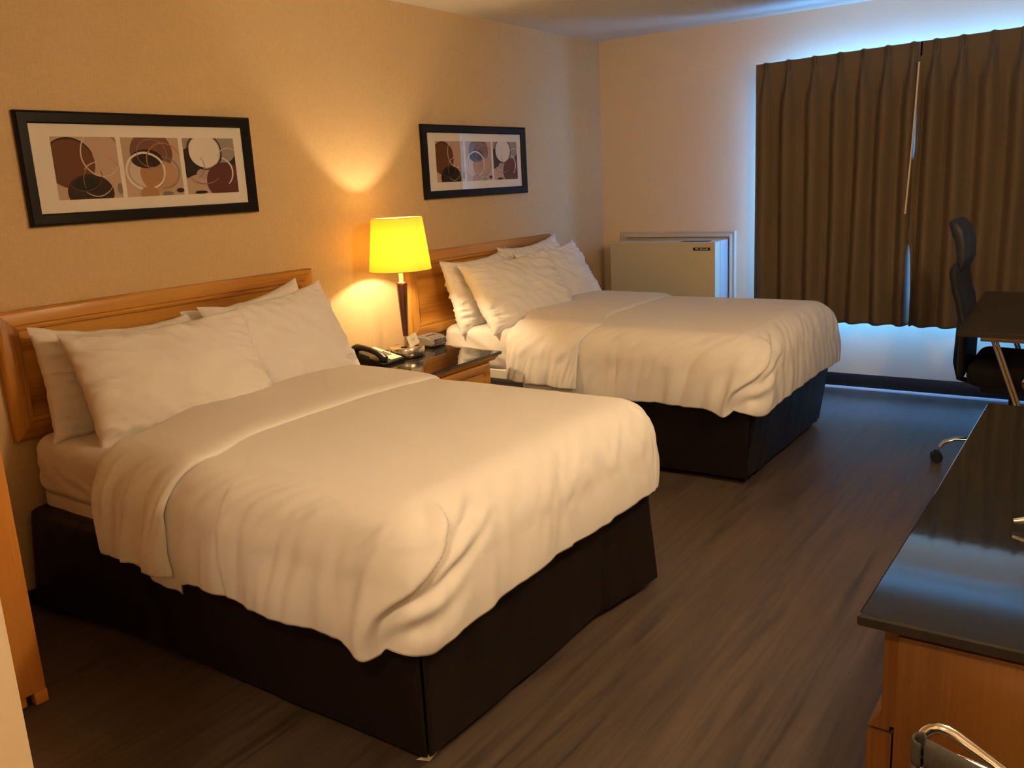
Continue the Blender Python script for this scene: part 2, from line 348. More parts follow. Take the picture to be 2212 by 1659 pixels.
# ================================================================ curtains
YC = 5.50
def pleat_profile(s):            # s distance to the pleat centre, in metres
    return s
def curtain(name, label, xs, xa, xb, edge=None, seed=0):
    t = thing(name, label, 'curtain', ((xa+xb)/2, YC, .47))
    zs = [2.150-.006*k for k in range(18)] + [2.042-.0245*k for k in range(1, 65)]
    n = int((xb-xa)/.0045)+1
    ztop = lambda x: 2.128 + (x-1.25)*.021
    def f(i, j):
        x = xa+(xb-xa)*i/(n-1); zf = j/81.0
        zt = ztop(x); zb = .475 + .008*nz(x*6, 3+seed)
        # header 9 cm, then the drop
        z = zt - .095*(j/17) if j <= 17 else (zt-.095) + (zb-(zt-.095))*((j-17)/64)
        d = zt - z
        k = min(range(len(xs)), key=lambda q: abs(x-xs[q])); s = x-xs[k]
        below = sst(d, .085, .30)
        pinch = .5+.5*cos(max(-pi, min(pi, s/.030*pi)))               # narrow stitched pinch
        fin = pinch*(.75+.25*cos(s/.0075*pi))
        head = .038*fin*(1-.6*sst(d, .02, .09)) + .036*pinch*sst(d, .05, .11)
        nb = [abs(xs[q]-xs[k]) for q in (k-1, k+1) if 0 <= q < len(xs)]
        pitch = sum(nb)/len(nb) if nb else .14
        drift = s + .012*nz(xs[k]*9, d*.9, seed) + .004*sin(d*2+k)
        ph = max(-pi, min(pi, drift/pitch*2*pi))
        c = .5+.5*cos(ph)
        fold = (.070+.016*nz(xs[k]*7, seed))*(c**2.6) + .010*(1-c)*sin(drift/pitch*2*pi+.5)
        y = YC - (head*(1-below) + fold*below)
        y += .004*nz(x*5, z*1.3, seed+5)*below
        xx = x + .018*below*sin(ph)*.6
        if edge: xx, y = edge(x, xx, y, d)
        return Vector((xx, y, z))
    bm = new(); grid(bm, f, n, 82)
    obj('drape', bm, CURT, t, angle=80, solid=.003)
    bm = new(); grid(bm, lambda i, j: f(i*2 if i*2 < n else n-1, j)+Vector((0, .009, -.001 if j == 0 else 0)) if j < 81 else f(i*2 if i*2 < n else n-1, j)+Vector((0, .009, .012)), (n+1)//2, 82)
    ln = obj('lining', bm, LINING, t, angle=80); ln['label'] = 'white blackout lining'
    for x in xs:
        bm = new(); zt = ztop(x); tube(bm, [(x-.012, YC-.034, zt-.001), (x, YC-.041, zt+.001), (x+.012, YC-.034, zt-.001)], .0016, 6); obj('pleat_stitching', bm, CURT_T, t)
    return t
def edge_left(x, xx, y, d):        # the leading edge of the left panel turns back towards the window
    k = sst(x, 2.195, 2.235)
    if k > 0 and d > .1:
        q = sst(d, .1, .6)
        xx = xx*(1-k*q) + (2.188+.062*(x-2.195)/.04)*k*q; y = y*(1-k*q) + (5.46+.14*(x-2.195)/.04)*k*q
    return xx, y
curtain('curtain', 'left brown pinch-pleat curtain panel hanging nearest the air conditioner', [1.32, 1.465, 1.626, 1.779, 1.917, 2.053, 2.195], 1.248, 2.238, edge_left, 1)
def edge_right(x, xx, y, d):
    k = 1-sst(x, 2.222, 2.262)
    if k > 0 and d > .08:
        q = sst(d, .08, .3); y = y*(1-k*q)+(5.475)*k*q; xx = xx + k*q*(.006*sst(d, .12, .25)*(1-sst(d, .6, .8)) - .028*sst(d, .6, .85)*(1-sst(d, .95, 1.25)) + .019*sst(d, 1.0, 1.5))
    return xx, y
ct2 = curtain('curtain', 'right brown pinch-pleat curtain panel behind the black office chair', [2.315, 2.454, 2.609, 2.76, 2.91, 3.06, 3.21, 3.33], 2.222, 3.40, edge_right, 9)
bm = new(); tube(bm, [(2.236, 5.432, 2.03), (2.222, 5.43, 1.6), (2.2, 5.43, 1.165)], .0055, 8); obj('draw_wand', bm, mat('wand_beige', (.75, .6, .42), .4), ct2)['label'] = 'thin beige draw wand'
bm = new(); box(bm, 1.27, 3.42, YC+.012, YC+.034, 2.105, 2.127, .002); tr = tag(obj('curtain_track', bm, ALU), 'slim curtain track hidden along the top of the brown curtains', 'curtain track')

# ================================================================ pictures
def clip(poly, w, h):
    def cut(P, inside, inter):
        out = []
        for i in range(len(P)):
            a, b = P[i-1], P[i]
            if inside(b):
                if not inside(a): out.append(inter(a, b))
                out.append(b)
            elif inside(a): out.append(inter(a, b))
        return out
    for ax, lim, sgn in ((0, 0, 1), (0, w, -1), (1, 0, 1), (1, h, -1)):
        if not poly: break
        poly = cut(poly, lambda p: sgn*(p[ax]-lim) >= 0, lambda a, b: tuple(a[k]+(b[k]-a[k])*((lim-a[ax])/(b[ax]-a[ax])) for k in (0, 1)))
    return poly
ART = {}
def acol(c):
    if c not in ART: ART[c] = mat('print_ink', c, .7, bump=(90, .1, .001), spec=.1)
    return ART[c]
BR, DK, CR, PK, TN, GR, OC, RU, MA, WH = (.15,.062,.03), (.045,.026,.02), (.62,.53,.45), (.52,.37,.29), (.42,.235,.12), (.26,.22,.19), (.42,.19,.05), (.17,.05,.035), (.13,.045,.035), (.74,.68,.62)
PANELS = [
 dict(bg=PK, el=[('d',.24,.42,.38,.40,BR),('r',.24,.42,.38,.40,.03,DK,20,160),('d',.50,.90,.36,.30,DK),('d',.45,.77,.2,.12,(.02,.02,.017)),
    ('r',.73,.27,.31,.37,.022,CR,100,330),('r',.73,.27,.31,.37,.03,GR,10,90),('r',.42,.62,.28,.25,.014,RU,200,350),('r',.42,.62,.28,.25,.012,RU,-10,20),('r',.63,.72,.22,.3,.012,OC,120,200),
    ('r',.68,.66,.28,.26,.016,CR,95,150),('r',.60,.66,.28,.30,.013,CR,230,330),('r',.75,.62,.26,.3,.010,TN,-30,80),('d',.97,.85,.05,.09,GR)]),
 dict(bg=PK, el=[('d',.12,.2,.22,.3,(.48,.36,.25)),('d',.50,.25,.37,.36,(.2,.095,.06)),('d',.62,.66,.3,.27,(.5,.31,.18)),('d',.36,.57,.31,.30,CR),('d',.48,.62,.22,.26,TN),('d',.40,.36,.27,.16,(.05,.025,.018)),
    ('r',.36,.57,.33,.31,.045,WH,0,360),('r',.50,.27,.26,.24,.018,GR,0,360),('r',.70,.40,.30,.31,.025,OC,20,210),('r',.66,.60,.29,.27,.026,GR,-100,90),('r',.36,.57,.29,.27,.012,GR,130,260),
    ('d',.38,.95,.16,.12,TN),('d',.70,.97,.1,.04,GR),('d',.93,.92,.07,.04,DK)]),
 dict(bg=(.36,.29,.24), el=[('d',.12,.45,.24,.28,DK),('d',1.0,.35,.2,.16,(.03,.026,.022)),('d',.30,.86,.36,.22,PK),('d',.36,.64,.16,.1,(.46,.33,.28)),('d',.8,.2,.22,.24,(.33,.28,.24)),
    ('r',.40,.24,.33,.32,.03,DK,0,360),('d',.40,.24,.30,.29,WH),('d',.76,.78,.38,.34,MA),('r',.36,.62,.3,.2,.02,GR,200,330),('r',.62,.62,.3,.28,.03,WH,-50,70),('r',.86,.38,.22,.2,.016,CR,40,180),
    ('r',.12,.5,.24,.24,.018,GR,-60,40),('d',.25,.97,.12,.03,DK)])]
def picture(y0, label):
    W, HH, zb, x0 = 1.038, .415, 1.3995, .0
    t = thing('framed_print', label, 'picture', (0.0, y0+W/2, zb), 'framed ring prints above the headboards')
    P = lambda a, b, h: Vector((h, y0+a, zb+b))
    bm = new(); ring(bm, P, (0, W, 0, HH), [(0, .003), (0, .022), (.004, .028), (.008, .024), (.04, .024), (.045, .018), (.045, .003)]); obj('frame', bm, BLACKF, t)
    bm = new(); box(bm, .003, .010, y0+.04, y0+W-.04, zb+.04, zb+HH-.04); obj('mount', bm, MATB, t)
    ph, pw = .232, .262
    for k, pan in enumerate(PANELS):
        a0 = .122+k*(pw+.0195); b0 = .092
        bm = new(); mats = [acol(pan['bg'])]
        Q = lambda p, lay: Vector((.0104+.00012*lay, y0+a0+p[0], zb+b0+ph-p[1]))
        v = [bm.verts.new(Q(p, 0)) for p in ((0, 0), (pw, 0), (pw, ph), (0, ph))]; bm.faces.new(v)
        for lay, e in enumerate(pan['el'], 1):
            m = acol(e[6] if e[0] == 'r' else e[5])
            if e[0] == 'r': cx, cy, rx, ry, wd, _, s0, s1 = e[1:]
            else: cx, cy, rx, ry, _ = e[1:]
            if m not in mats: mats.append(m)
            mi = mats.index(m)
            wob = lambda a: 1+.02*nz(cos(a)*1.5+cx*9, sin(a)*1.5+cy*7)
            if e[0] == 'd':
                poly = clip([((cx+rx*cos(a)*wob(a))*pw, (cy+ry*sin(a)*wob(a))*ph) for a in [2*pi*i/60 for i in range(60)]], pw, ph)
                if len(poly) > 2: bm.faces.new([bm.verts.new(Q(p, lay)) for p in poly]).material_index = mi
            else:
                n_ = max(8, int((s1-s0)/6)); prev = None
                for i in range(n_+1):
                    a = -R(s0+(s1-s0)*i/n_); tt = i/n_; th = wd*(.55+.45*sin(pi*tt)) if s1-s0 < 359 else wd*(.8+.3*nz(tt*6, lay))
                    o_ = ((cx+(rx+th/2)*cos(a)*wob(a))*pw, (cy+(ry+th/2)*sin(a)*wob(a))*ph); n2 = ((cx+(rx-th/2)*cos(a)*wob(a))*pw, (cy+(ry-th/2)*sin(a)*wob(a))*ph)
                    if prev:
                        poly = clip([prev[0], o_, n2, prev[1]], pw, ph)
                        if len(poly) > 2: bm.faces.new([bm.verts.new(Q(p, lay)) for p in poly]).material_index = mi
                    prev = (o_, n2)
        obj('print', bm, mats, t, smooth=False)
    bm = new(); box(bm, .0145, .0165, y0+.042, y0+W-.042, zb+.042, zb+HH-.042); obj('glass', bm, PGLASS, t, smooth=False)
picture(1.345, 'black framed print of brown rings above the near bed headboard')
picture(3.578, 'black framed print of brown rings right of the lamp above the far bed')

# ================================================================ headboards
def headboard(y0, label):
    W, z0, z1 = 1.5, .634, 1.111
    t = thing('headboard', label, 'headboard', (0, y0+W/2, z0), 'oak headboards on the left wall')
    P = lambda a, b, h: Vector((.002+h, y0+a, z0+b))
    bm = new()
    ring(bm, P, (0, W, 0, z1-z0), [(0, 0), (0, .030), (.006, .037), (.012, .040), (.052, .040), (.058, .034), (.064, .038), (.072, .034), (.076, .026), (.076, .012)], 0, 1)
    obj('moulded_frame', bm, [OAKH, OAKV], t)
    bm = new(); box(bm, .002, .022, y0+.06, y0+W-.06, z0+.06, z1-.06); obj('panel', bm, OAKH, t)
    return t
headboard(1.152, 'oak headboard with moulded frame behind the near bed pillows')
headboard(3.356, 'oak headboard with moulded frame behind the far bed pillows')

# ================================================================ beds
def slab(bm, x0, x1, y0, y1, rc, prof, disp=None, res=.02, mi=0, captop=True):
    """rounded-rectangle rings: prof of (inset, z); disp(p, u, v, nx, ny, z, k) -> outward move"""
    segs = []
    def arc(cx, cy, a0):
        n_ = max(14, int(rc*pi/2/.012))
        for i in range(n_+1):
            a = a0+pi/2*i/n_; segs.append((cx, cy, cos(a), sin(a)))
    pts = []
    corners = [(x1-rc, y0+rc, -pi/2), (x1-rc, y1-rc, 0), (x0+rc, y1-rc, pi/2), (x0+rc, y0+rc, pi)]
    for c, (cx, cy, a0) in enumerate(corners):
        n_ = max(14, int(rc*pi/2/.012))
        for i in range(n_+1):
            a = a0+pi/2*i/n_; pts.append((cx, cy, cos(a), sin(a)))
        nx_, ny_, na = corners[(c+1) % 4]; a = a0+pi/2
        L_ = math.hypot(nx_-cx, ny_-cy); k = max(1, int(L_/res))
        for i in range(1, k): pts.append((cx+(nx_-cx)*i/k, cy+(ny_-cy)*i/k, cos(a), sin(a)))
    P = 0; acc = []
    for i, q in enumerate(pts):
        if i: a, b = pts[i-1], q; P += math.hypot(a[0]+rc*a[2]-b[0]-rc*b[2], a[1]+rc*a[3]-b[1]-rc*b[3])
        acc.append(P)
    rings = []
    for k, (ins, z) in enumerate(prof):
        rg = []
        for q, p in zip(pts, acc):
            r_ = max(.0, rc-ins); cx, cy = q[0], q[1]
            if ins > rc: cx -= 0; 
            x = cx+q[2]*(rc-ins); y = cy+q[3]*(rc-ins); zz = z
            if disp:
                dd = disp(p, x, y, q[2], q[3], z, k)
                if isinstance(dd, tuple): zz += dd[1]; dd = dd[0]
                x += q[2]*dd; y += q[3]*dd
            rg.append(bm.verts.new((x, y, zz)))
        rings.append(rg)
    n_ = len(pts)
    for A, B in zip(rings, rings[1:]):
        for i in range(n_): bm.faces.new((A[i], A[(i+1) % n_], B[(i+1) % n_], B[i])).material_index = mi
    bm.faces.new(rings[0][::-1]).material_index = mi
    if captop: bm.faces.new(rings[-1]).material_index = mi

class Drape:
    """a cloth lying on a bed: flat on top, rolling over three sides and hanging down"""
    def __init__(s, y0, W, L, top, hem_side, hem_foot, seed, e=.15, out=0.0, hem_fn=None, fold=True):
        s.y0, s.W, s.L, s.top, s.hs, s.hf, s.seed, s.e, s.out, s.hem_fn, s.fold = y0, W, L, top, hem_side, hem_foot, seed, e, out, hem_fn, fold
        s.b = .17
    def prof(s, d):                      # arc length -> outward, down
        qa = pi/2*math.sqrt((s.e**2+s.b**2)/2)
        if d < qa: a = d/qa*pi/2; return s.e*sin(a), s.b*(1-cos(a))
        g = d-qa; return s.e + .012*sin(min(g/.25, 1)*pi) - .03*max(0, g)**1.2, s.b+g
    def at(s, u, side, fv, foot, extra=0.0):
        """u,v over the flat part; side -1/0/1 with fv fraction of hang; foot fraction of hang"""
        e = s.e; sd = s.seed
        v, ff = foot
        P = Vector((u, s.y0+v, 0)); z = s.top + .014*(1-(2*v/s.W-1)**2) + .004*nz(u*3, v*3, sd)
        f = max(fv, ff)
        if f <= 0:
            P.z = z + .0016*nz(u*8+v*2, v*9, sd+3) + extra; return P
        if fv > 0 and ff > 0: th = math.atan2(ff, fv)
        elif ff > 0: th = pi/2
        else: th = 0
        n = Vector((sin(th), side*cos(th), 0))
        if ff > 0 and fv <= 0: n = Vector((1, 0, 0))
        q = th/(pi/2)
        # perimeter coordinate measured from the foot corner along the hem
        if q <= 0: p = -(s.L-e-u) - .12
        elif q >= 1: p = .12 + ((v-e) if side <= 0 or True else 0)
        else: p = -.12+.24*q
        hem = s.hs*(1-q)+s.hf*q
        hem += (.007*nz(p*7, side*3.0, sd+7) + .004*nz(p*19, side, sd+2))*(1-.65*max(0, min(1, q)))
        if s.hem_fn: hem += s.hem_fn(u, p, q, side)
        qa = pi/2*math.sqrt((e**2+s.b**2)/2)
        dmax = qa + (s.top-s.b-hem)
        o, dn = s.prof(f*dmax)
        w = sst(f, .12, .75)
        slant = p + .10*(f-.5)*(1 if side < 0 else -1)
        wr = .016*w*nz(slant*10, f*1.0, sd) + .010*w*nz(slant*24, f*1.6, sd+4) + .010*sst(f, .5, 1)*nz(p*6, 1.3, sd+9)
        wr *= 1-.45*max(0, min(1, q))*(1-.6*sst(v, .8, 1.2))
        if not s.fold: wr = wr*1.1 + .007*w*nz(slant*42, f*2.2, sd+31) + .004*sst(f, .1, .4)*nz(slant*70, f*2, sd+33)
        dg = sst(f, .04, .25)*(1-sst(f, .45, .85))
        wr += .007*dg*nz(p*19+f*8, f*2.5, sd+12)
        if s.fold and side < 0 and p > -.7:
            # side panel lapped over the foot panel at the near corner
            fl = .15 - .28*sst(f, .18, .95)                          # where along p the lap edge runs
            t_ = p-fl; act = sst(f, .14, .32)
            S = 1/(1+math.exp(max(-40, min(40, t_/.0042))))
            wr += act*(S*(.026*math.exp(min(0, t_)/.10)+.004) - (1-S)*(.012*math.exp(-max(0, t_)/.07)))
            wr += act*(1-S)*.008*sin(f*24+t_*26+2*nz(f*3, t_*9))*math.exp(-((t_-.10)/.09)**2)
        if s.fold and side > 0 and abs(p) < .3: wr += .010*sst(f, .4, .9)*nz(p*22, f*2, sd+20)
        o += wr + s.out*1.0
        P += n*o; P.z = z - dn + extra*max(0, 1-f*3) + (.5*wr if f < .4 else 0)
        return P
def duvet_grid(bm, dr, u0s, nt, nfoot, nv, nh, ushape=None):
    e, W, L = dr.e, dr.W, dr.L
    js = [(-1, 1-k/nh, e) for k in range(nh)] + [(0, 0, e+(W-2*e)*k/nv) for k in range(nv+1)] + [(1, (k+1)/nh, W-e) for k in range(nh)]
    def f(i, j):
        side, fv, v = js[j]
        u0 = u0s(fv, side)
        if i <= nt: u = u0+(L-e-u0)*i/nt; ff = 0
        else: u = L-e; ff = (i-nt)/nfoot
        sd = side if side else (-1 if v < W/2 else 1)
        return dr.at(u, sd, fv, (v, ff))
    grid(bm, f, nt+nfoot+1, len(js))
def cuff_grid(bm, dr, u1, u2, nb, nv, nh, thick):
    e, W = dr.e, dr.W
    js = [(-1, 1-k/nh, e) for k in range(nh)] + [(0, 0, e+(W-2*e)*k/nv) for k in range(nv+1)] + [(1, (k+1)/nh, W-e) for k in range(nh)]
    base_out = dr.out
    def f(i, j):
        side, fv, v = js[j]; t = i/(nb-1)
        a, b = u1(side, fv, v), u2(side, fv, v)
        t2 = .5-.5*cos(pi*t); t = t*.4+t2*.6
        u = a+(b-a)*t
        h = thick*min(1, (1-(abs(2*t-1))**9)**.5)
        drop = .045*(1-sst(t, 0, .16))
        dr.out = base_out+h-drop*.7
        p = dr.at(u, side if side else (-1 if v < W/2 else 1), fv, (v, 0))
        dr.out = base_out
        if fv <= 0: p.z += h-drop
        elif fv < .35: p.z += (h-drop)*(1-fv/.35)
        return p
    grid(bm, f, nb, len(js))

def bed(y0, far, seed, top):
    nm = 'far' if far else 'near'; L = 2.02; W = 1.40
    zt = top-.045
    t = thing('bed', 'double bed with dark brown skirt nearest the window' if far else 'double bed with dark brown skirt in the foreground', 'bed', (1.0, y0+W/2, 0), 'double beds')
    # --- skirt
    def sk(p, x, y, nx, ny, z, k):
        h = (z-.03)/.36
        d = .006*nz(p*4, h, seed)*(1-h*.6) + .004*nz(p*13, h*1.5, seed+2)
        near_c = 1.95-x + y-(y0+.05)
        d -= .014*(1-h)*(1 if not (far is False and nx > .5 and y > y0+1.0) else -2.4*sst(y-y0, 1.0, 1.3))
        if not far and ny < -.3 and x < .6: d += .05*(1-h)*(1-sst(x, .1, .6))
        d -= (.085 if not far else .10)*(1-h)*max(0, ny)
        if far: d -= (1-h)*(.035*max(0, nx)+.03*max(0, -ny))
        d += .012*math.exp(-((h-.96)/.05)**2)*nz(p*22, seed+1)
        if nx > .3 and ny < -.3: d += -.022*math.exp(-((math.atan2(nx, -ny)-pi/4)/.07)**2)
        return d
    bm = new(); hs = [(.0, .03+.36*i/16) for i in range(15)]
    prof = [(.02, .03)] + hs + [(.004, .378), (.015, .388), (.035, .393), (.06, .395)]
    slab(bm, .06, 1.965, y0+.055, y0+W-.045, .04, prof, sk, captop=True); obj('bed_skirt', bm, SKIRT, t)
    # --- box spring edge in white, then the mattress in its fitted sheet
    bm = new(); slab(bm, .055, 1.94, y0+.11+(.03 if far else 0), y0+W-.09, .07, [(.02, .385), (0, .39), (0, .44), (.02, .45)],
        lambda p, x, y, nx, ny, z, k: .003*nz(p*14, z*20, seed)); obj('box_spring', bm, LINEN, t)
    def mt(p, x, y, nx, ny, z, k):
        h = (z-.44)/(zt-.44)
        d = .007*nz(p*5, h*2, seed+5) + .013*nz(p*10+h*5, h*2.5, seed+6)*(1-h*.6) + .006*nz(p*26+h*9, h*3, seed+16)*(1-h*.5)
        d += .003*nz(p*30+h*8, h*5, seed+8)*math.exp(-((h-.15)/.25)**2)
        d += .004*math.exp(-((h-.12)/.03)**2)
        return (d, .004*nz(x*7, y*7, seed)*h)
    bm = new(); b0 = .445; rr = .055
    prof = [(.03, b0), (.008, b0+.008), (0, b0+.03)] + [(.0-.006*sin(pi*i/9), b0+.03+(zt-rr-b0-.03)*i/9) for i in range(1, 10)] + [(rr*(1-cos(a)), zt-rr+rr*sin(a)) for a in [pi/2*i/7 for i in range(1, 8)]]
    slab(bm, .055, 1.93, y0+.10+(.035 if far else 0), y0+W-.09, .09, prof, mt, res=.014)
    m_ = obj('mattress', bm, LINEN, t, angle=70); m_['label'] = 'mattress in white fitted sheet'
    for x, y in ((.25, y0+.2), (1.80, y0+.22), (.25, y0+W-.22), (1.86, y0+W-.16)):
        bm = new(); lathe(bm, [(.022, 0), (.026, .004), (.026, .02), (.018, .03), (.018, .05)], (x, y, 0), 16); obj('leg', bm, BLACKP, t)
    # --- duvet
    def hemf(u, p, q, side):
        r_ = 0
        if side < 0:
            if q <= 0 and u < 1.06: r_ += .012 - .052*sst(u, .74, 1.02)
            if q <= 0 and u > 1.05: r_ += -.012*math.exp(-((u-1.07)/.02)**2)
            r_ += -.030*math.exp(-((p+.15)/.045)**2) - .030*math.exp(-((p-.03)/.075)**2) + .008*math.exp(-((p+.10)/.015)**2)
        r_ += -.01*math.exp(-((p-.2)/.06)**2)
        return r_
    lab = ('white duvet with its head end turned back, on the ' + ('far bed beside the window' if far else 'near bed in the foreground'))
    dv = thing('duvet', lab, 'duvet', (1.3, y0+W/2, .34), 'white duvets')
    dr = Drape(y0, W, L, top, .352 if not far else .385, .385, seed, hem_fn=hemf)
    bm = new(); duvet_grid(bm, dr, lambda fv, s: .73 if s <= 0 else .78, 150, 60, 92, 60); c_ = obj('cover', bm, LINEN, dv, angle=75, solid=.006)
    dr2 = Drape(y0, W, L, top, .375 if not far else .43, .4, seed+.4, out=.008, fold=False, hem_fn=lambda u, p, q, s: (-.012*sst(u, .72, 1.0) if s < 0 else 0))
    sk_ = (.0, .0)
    def u1(side, fv, v):
        b = .455 if not far else (.33+.10*(1-v/W))
        w = 1-sst(v, .12, .62)
        if side < 0: return (b+.15) + .07*fv - .03*fv*fv
        return b + .15*w*1.0 + .02*nz(v*4, seed)
    def u2(side, fv, v):
        b = 1.02 if not far else (.98+.07*(1-v/W))
        w = math.exp(-((v-.15)/.14)**2)
        if side < 0: return b+.075-.05*sst(fv, .0, .5)
        return b+.075*w+.008*nz(v*5, seed+2)
    bm = new(); cuff_grid(bm, dr2, u1, u2, 60, 92, 46, .020); f_ = obj('turned_back_cuff', bm, LINEN, dv, angle=75, solid=.004)
    f_['label'] = 'smooth turned-back band of white cotton'
    return zt

def pillow(cx, cy, cz, w, h, th, lean, yaw, roll, seed, label, group):
    n, m = 101, 71
    q = Matrix.Rotation(R(yaw), 3, 'Z') @ Matrix.Rotation(R(roll), 3, 'X') @ Matrix.Rotation(R(-lean), 3, 'Y')
    c = Vector((cx, cy, cz))
    bm = new()
    def pt(a, b, s):
        # a along the width (y), b up the height; corners stay pointed, sides draw in
        pa = 1-.055*(1-b*b)**1.0*abs(a)**3; pb = 1-.085*(1-a*a)**1.0*abs(b)**3
        Y = a*w/2*pa; Z = b*h/2*pb
        ed = max(0, (1-abs(a)**2.6))*max(0, (1-abs(b)**2.6))
        t = th/2*ed**.52*(1+.12*nz(a*1.3, b*1.3, seed)) * (1.10-.16*b)
        fall = (1-ed)
        # gathers running in from the short ends and corners
        wr = .020*nz(a*2.0+seed, b*9+a*2, seed+s)*fall*min(1, ed*5)*sst(abs(a), .35, .9)
        wr += .012*nz(a*7+b*3, b*3.5, seed+3*s)*min(1, ed*4)*(.35+.65*sst(abs(b), .3, .9))
        wr += .009*nz(a*3, b*3, seed+7)*min(1, ed*3)
        rd = lambda q: (1-min(1, abs(q)*2.2))**2
        ea = sst(abs(a), .45, .95); eb = sst(abs(b), .55, .97)
        wr += .013*rd(nz(b*6.5+a*1.5, a*1.6, seed+11+s))*ea*min(1, ed*6)
        wr += .009*rd(nz(a*7+b*2, b*1.4, seed+14+s))*eb*min(1, ed*6)
        wr += .0035*rd(nz(a*2.6+b*2.2, b*2.4-a, seed+17))*min(1, ed*2)
        Z -= .02*(1-a*a)*(b > 0)*b + .006*nz(a*4, seed)*abs(b)
        Y += .006*nz(b*6, seed+2)*abs(a)**2
        return c+q @ Vector((s*(t+wr), Y, Z))
    A = grid(bm, lambda i, j: pt(-1+2*i/(n-1), -1+2*j/(m-1), 1), n, m)
    B = grid(bm, lambda i, j: pt(-1+2*i/(n-1), -1+2*j/(m-1), -1), n, m)
    bmesh.ops.remove_doubles(bm, verts=bm.verts, dist=.0008)
    o = obj('pillow', bm, LINEN2, angle=70)
    return tag(o, label, 'pillow', group)
def pillows(y0, far, zt, seed):
    nm = 'far' if far else 'near'; g = 'pillows on the %s bed' % nm
    a = 'far bed beside the window' if far else 'near bed in the foreground'
    if not far:
        pillow(.185, y0+.46, zt+.172, .68, .43, .13, 15, 0, -4, seed+1, 'white back pillow against the headboard at the left end of the near bed', g)
        pillow(.180, y0+1.10, zt+.188, .64, .44, .13, 15, 0, 6, seed+2, 'white back pillow against the headboard on the lamp side of the near bed', g)
        pillow(.42, y0+.515, zt+.178, .73, .47, .17, 31, -8, 0, seed+3, 'plump white front pillow at the left end of the near bed', g)
        pillow(.325, y0+1.125, zt+.19, .66, .48, .14, 28, -2, 3, seed+4, 'white front pillow on the lamp side of the near bed', g)
    else:
        pillow(.185, y0+.42, zt+.18, .66, .44, .13, 15, 0, 2, seed+1, 'white back pillow of the far bed closest to the lamp', g)
        pillow(.18, y0+1.00, zt+.205, .68, .46, .13, 14, 0, 3, seed+2, 'white back pillow of the far bed towards the window wall', g)
        pillow(.405, y0+.475, zt+.18, .74, .46, .16, 32, -9, 3, seed+3, 'white front pillow of the far bed closest to the lamp', g)
        pillow(.33, y0+1.05, zt+.18, .66, .47, .14, 29, -3, 3, seed+4, 'white front pillow of the far bed towards the window wall', g)
Y1, Y2 = 1.072, 3.44
z1 = bed(Y1, False, 11.3, .700); pillows(Y1, False, z1, 20)
z2 = bed(Y2, True, 47.7, .722); pillows(Y2, True, z2, 60)
bm = new()
v = [bm.verts.new(p) for p in ((1.895, 1.15, .004), (1.93, 1.165, .004), (1.945, 1.20, .03), (1.92, 1.17, .02))]
bm.faces.new(v); tag(obj('paper_scrap', bm, TAGW, solid=.002), 'small white scrap on the floor at the foot corner of the near bed', 'paper')

# ================================================================ nightstand and what stands on it
NT = .61
ns = thing('nightstand', 'oak nightstand with black glass top between the two beds', 'nightstand', (.33, 3.01, 0))
bm = new(); hexa(bm, [(.015, 2.63, NT-.016), (.66, 2.63, NT-.016), (.66, 3.345, NT-.016), (.015, 3.405, NT-.016), (.015, 2.63, NT), (.66, 2.63, NT), (.66, 3.345, NT), (.015, 3.405, NT)])
es = list(bm.edges); bmesh.ops.bevel(bm, geom=es, offset=.0025, segments=2, affect='EDGES'); obj('glass_top', bm, NGLASS, ns)
bm = new(); box(bm, .02, .60, 2.66, 3.31, .06, NT-.045, .002, mi=0); box(bm, .03, .575, 2.68, 3.29, 0, .06)
obj('cabinet', bm, OAKV, ns)
bm = new(); prism(bm, [(.0, NT-.0165), (.635, NT-.0165), (.635, NT-.024), (.628, NT-.030), (.622, NT-.034), (.612, NT-.046), (0, NT-.046)], lambda p, q, t_: Vector((.02+p*.985, t_, q)), 2.64, 3.33); obj('crown_moulding', bm, OAKH, ns)
def drawer_front(y0, y1, za, zb, x, parent, m=OAKH):
    bm = new(); P = lambda a, b, h: Vector((x+h, a, b))
    ring(bm, P, (y0, y1, za, zb), [(0, 0), (0, .016), (.004, .018), (.040, .018), (.044, .012), (.050, .010), (.056, .014), (.066, .018), (.07, .018)], 0, 0, 0)
    return obj('drawer', bm, m, parent)
drawer_front(2.68, 3.29, .33, .555, .60, ns); drawer_front(2.68, 3.29, .08, .315, .60, ns)

LX, LY = .25, 3.06
lamp = thing('table_lamp', 'lit table lamp with yellow shade and dark tapered wooden stem on the nightstand', 'lamp', (LX, LY, NT))
bm = new(); lathe(bm, [(.080, NT), (.088, NT+.001), (.093, NT+.006), (.095, NT+.010), (.095, NT+.046), (.092, NT+.052), (.086, NT+.054), (.03, NT+.055), (.0001, NT+.055)], (LX, LY, 0), 64); lb = obj('base', bm, NICKEL, lamp)
bm = new(); lathe(bm, [(.0958, NT+.012), (.0958, NT+.0145)], (LX, LY, 0), 64, caps=False); obj('shadow_line', bm, BLACKP, lb, solid=.001)
bm = new(); lathe(bm, [(.017, NT+.055), (.017, NT+.059), (.014, NT+.060), (.0001, NT+.060)], (LX+.025, LY-.048, 0), 24); obj('socket_cover', bm, BLACKP, lb)
bm = new(); lathe(bm, [(.011, NT+.055), (.011, NT+.058), (.0001, NT+.0585)], (LX+.055, LY+.02, 0), 20); obj('rocker_switch', bm, BLACKP, lb)
bm = new(); lathe(bm, [(.0125, NT+.05), (.0125, .718)], (LX, LY, 0), 32); obj('ferrule', bm, NICKEL, lamp)
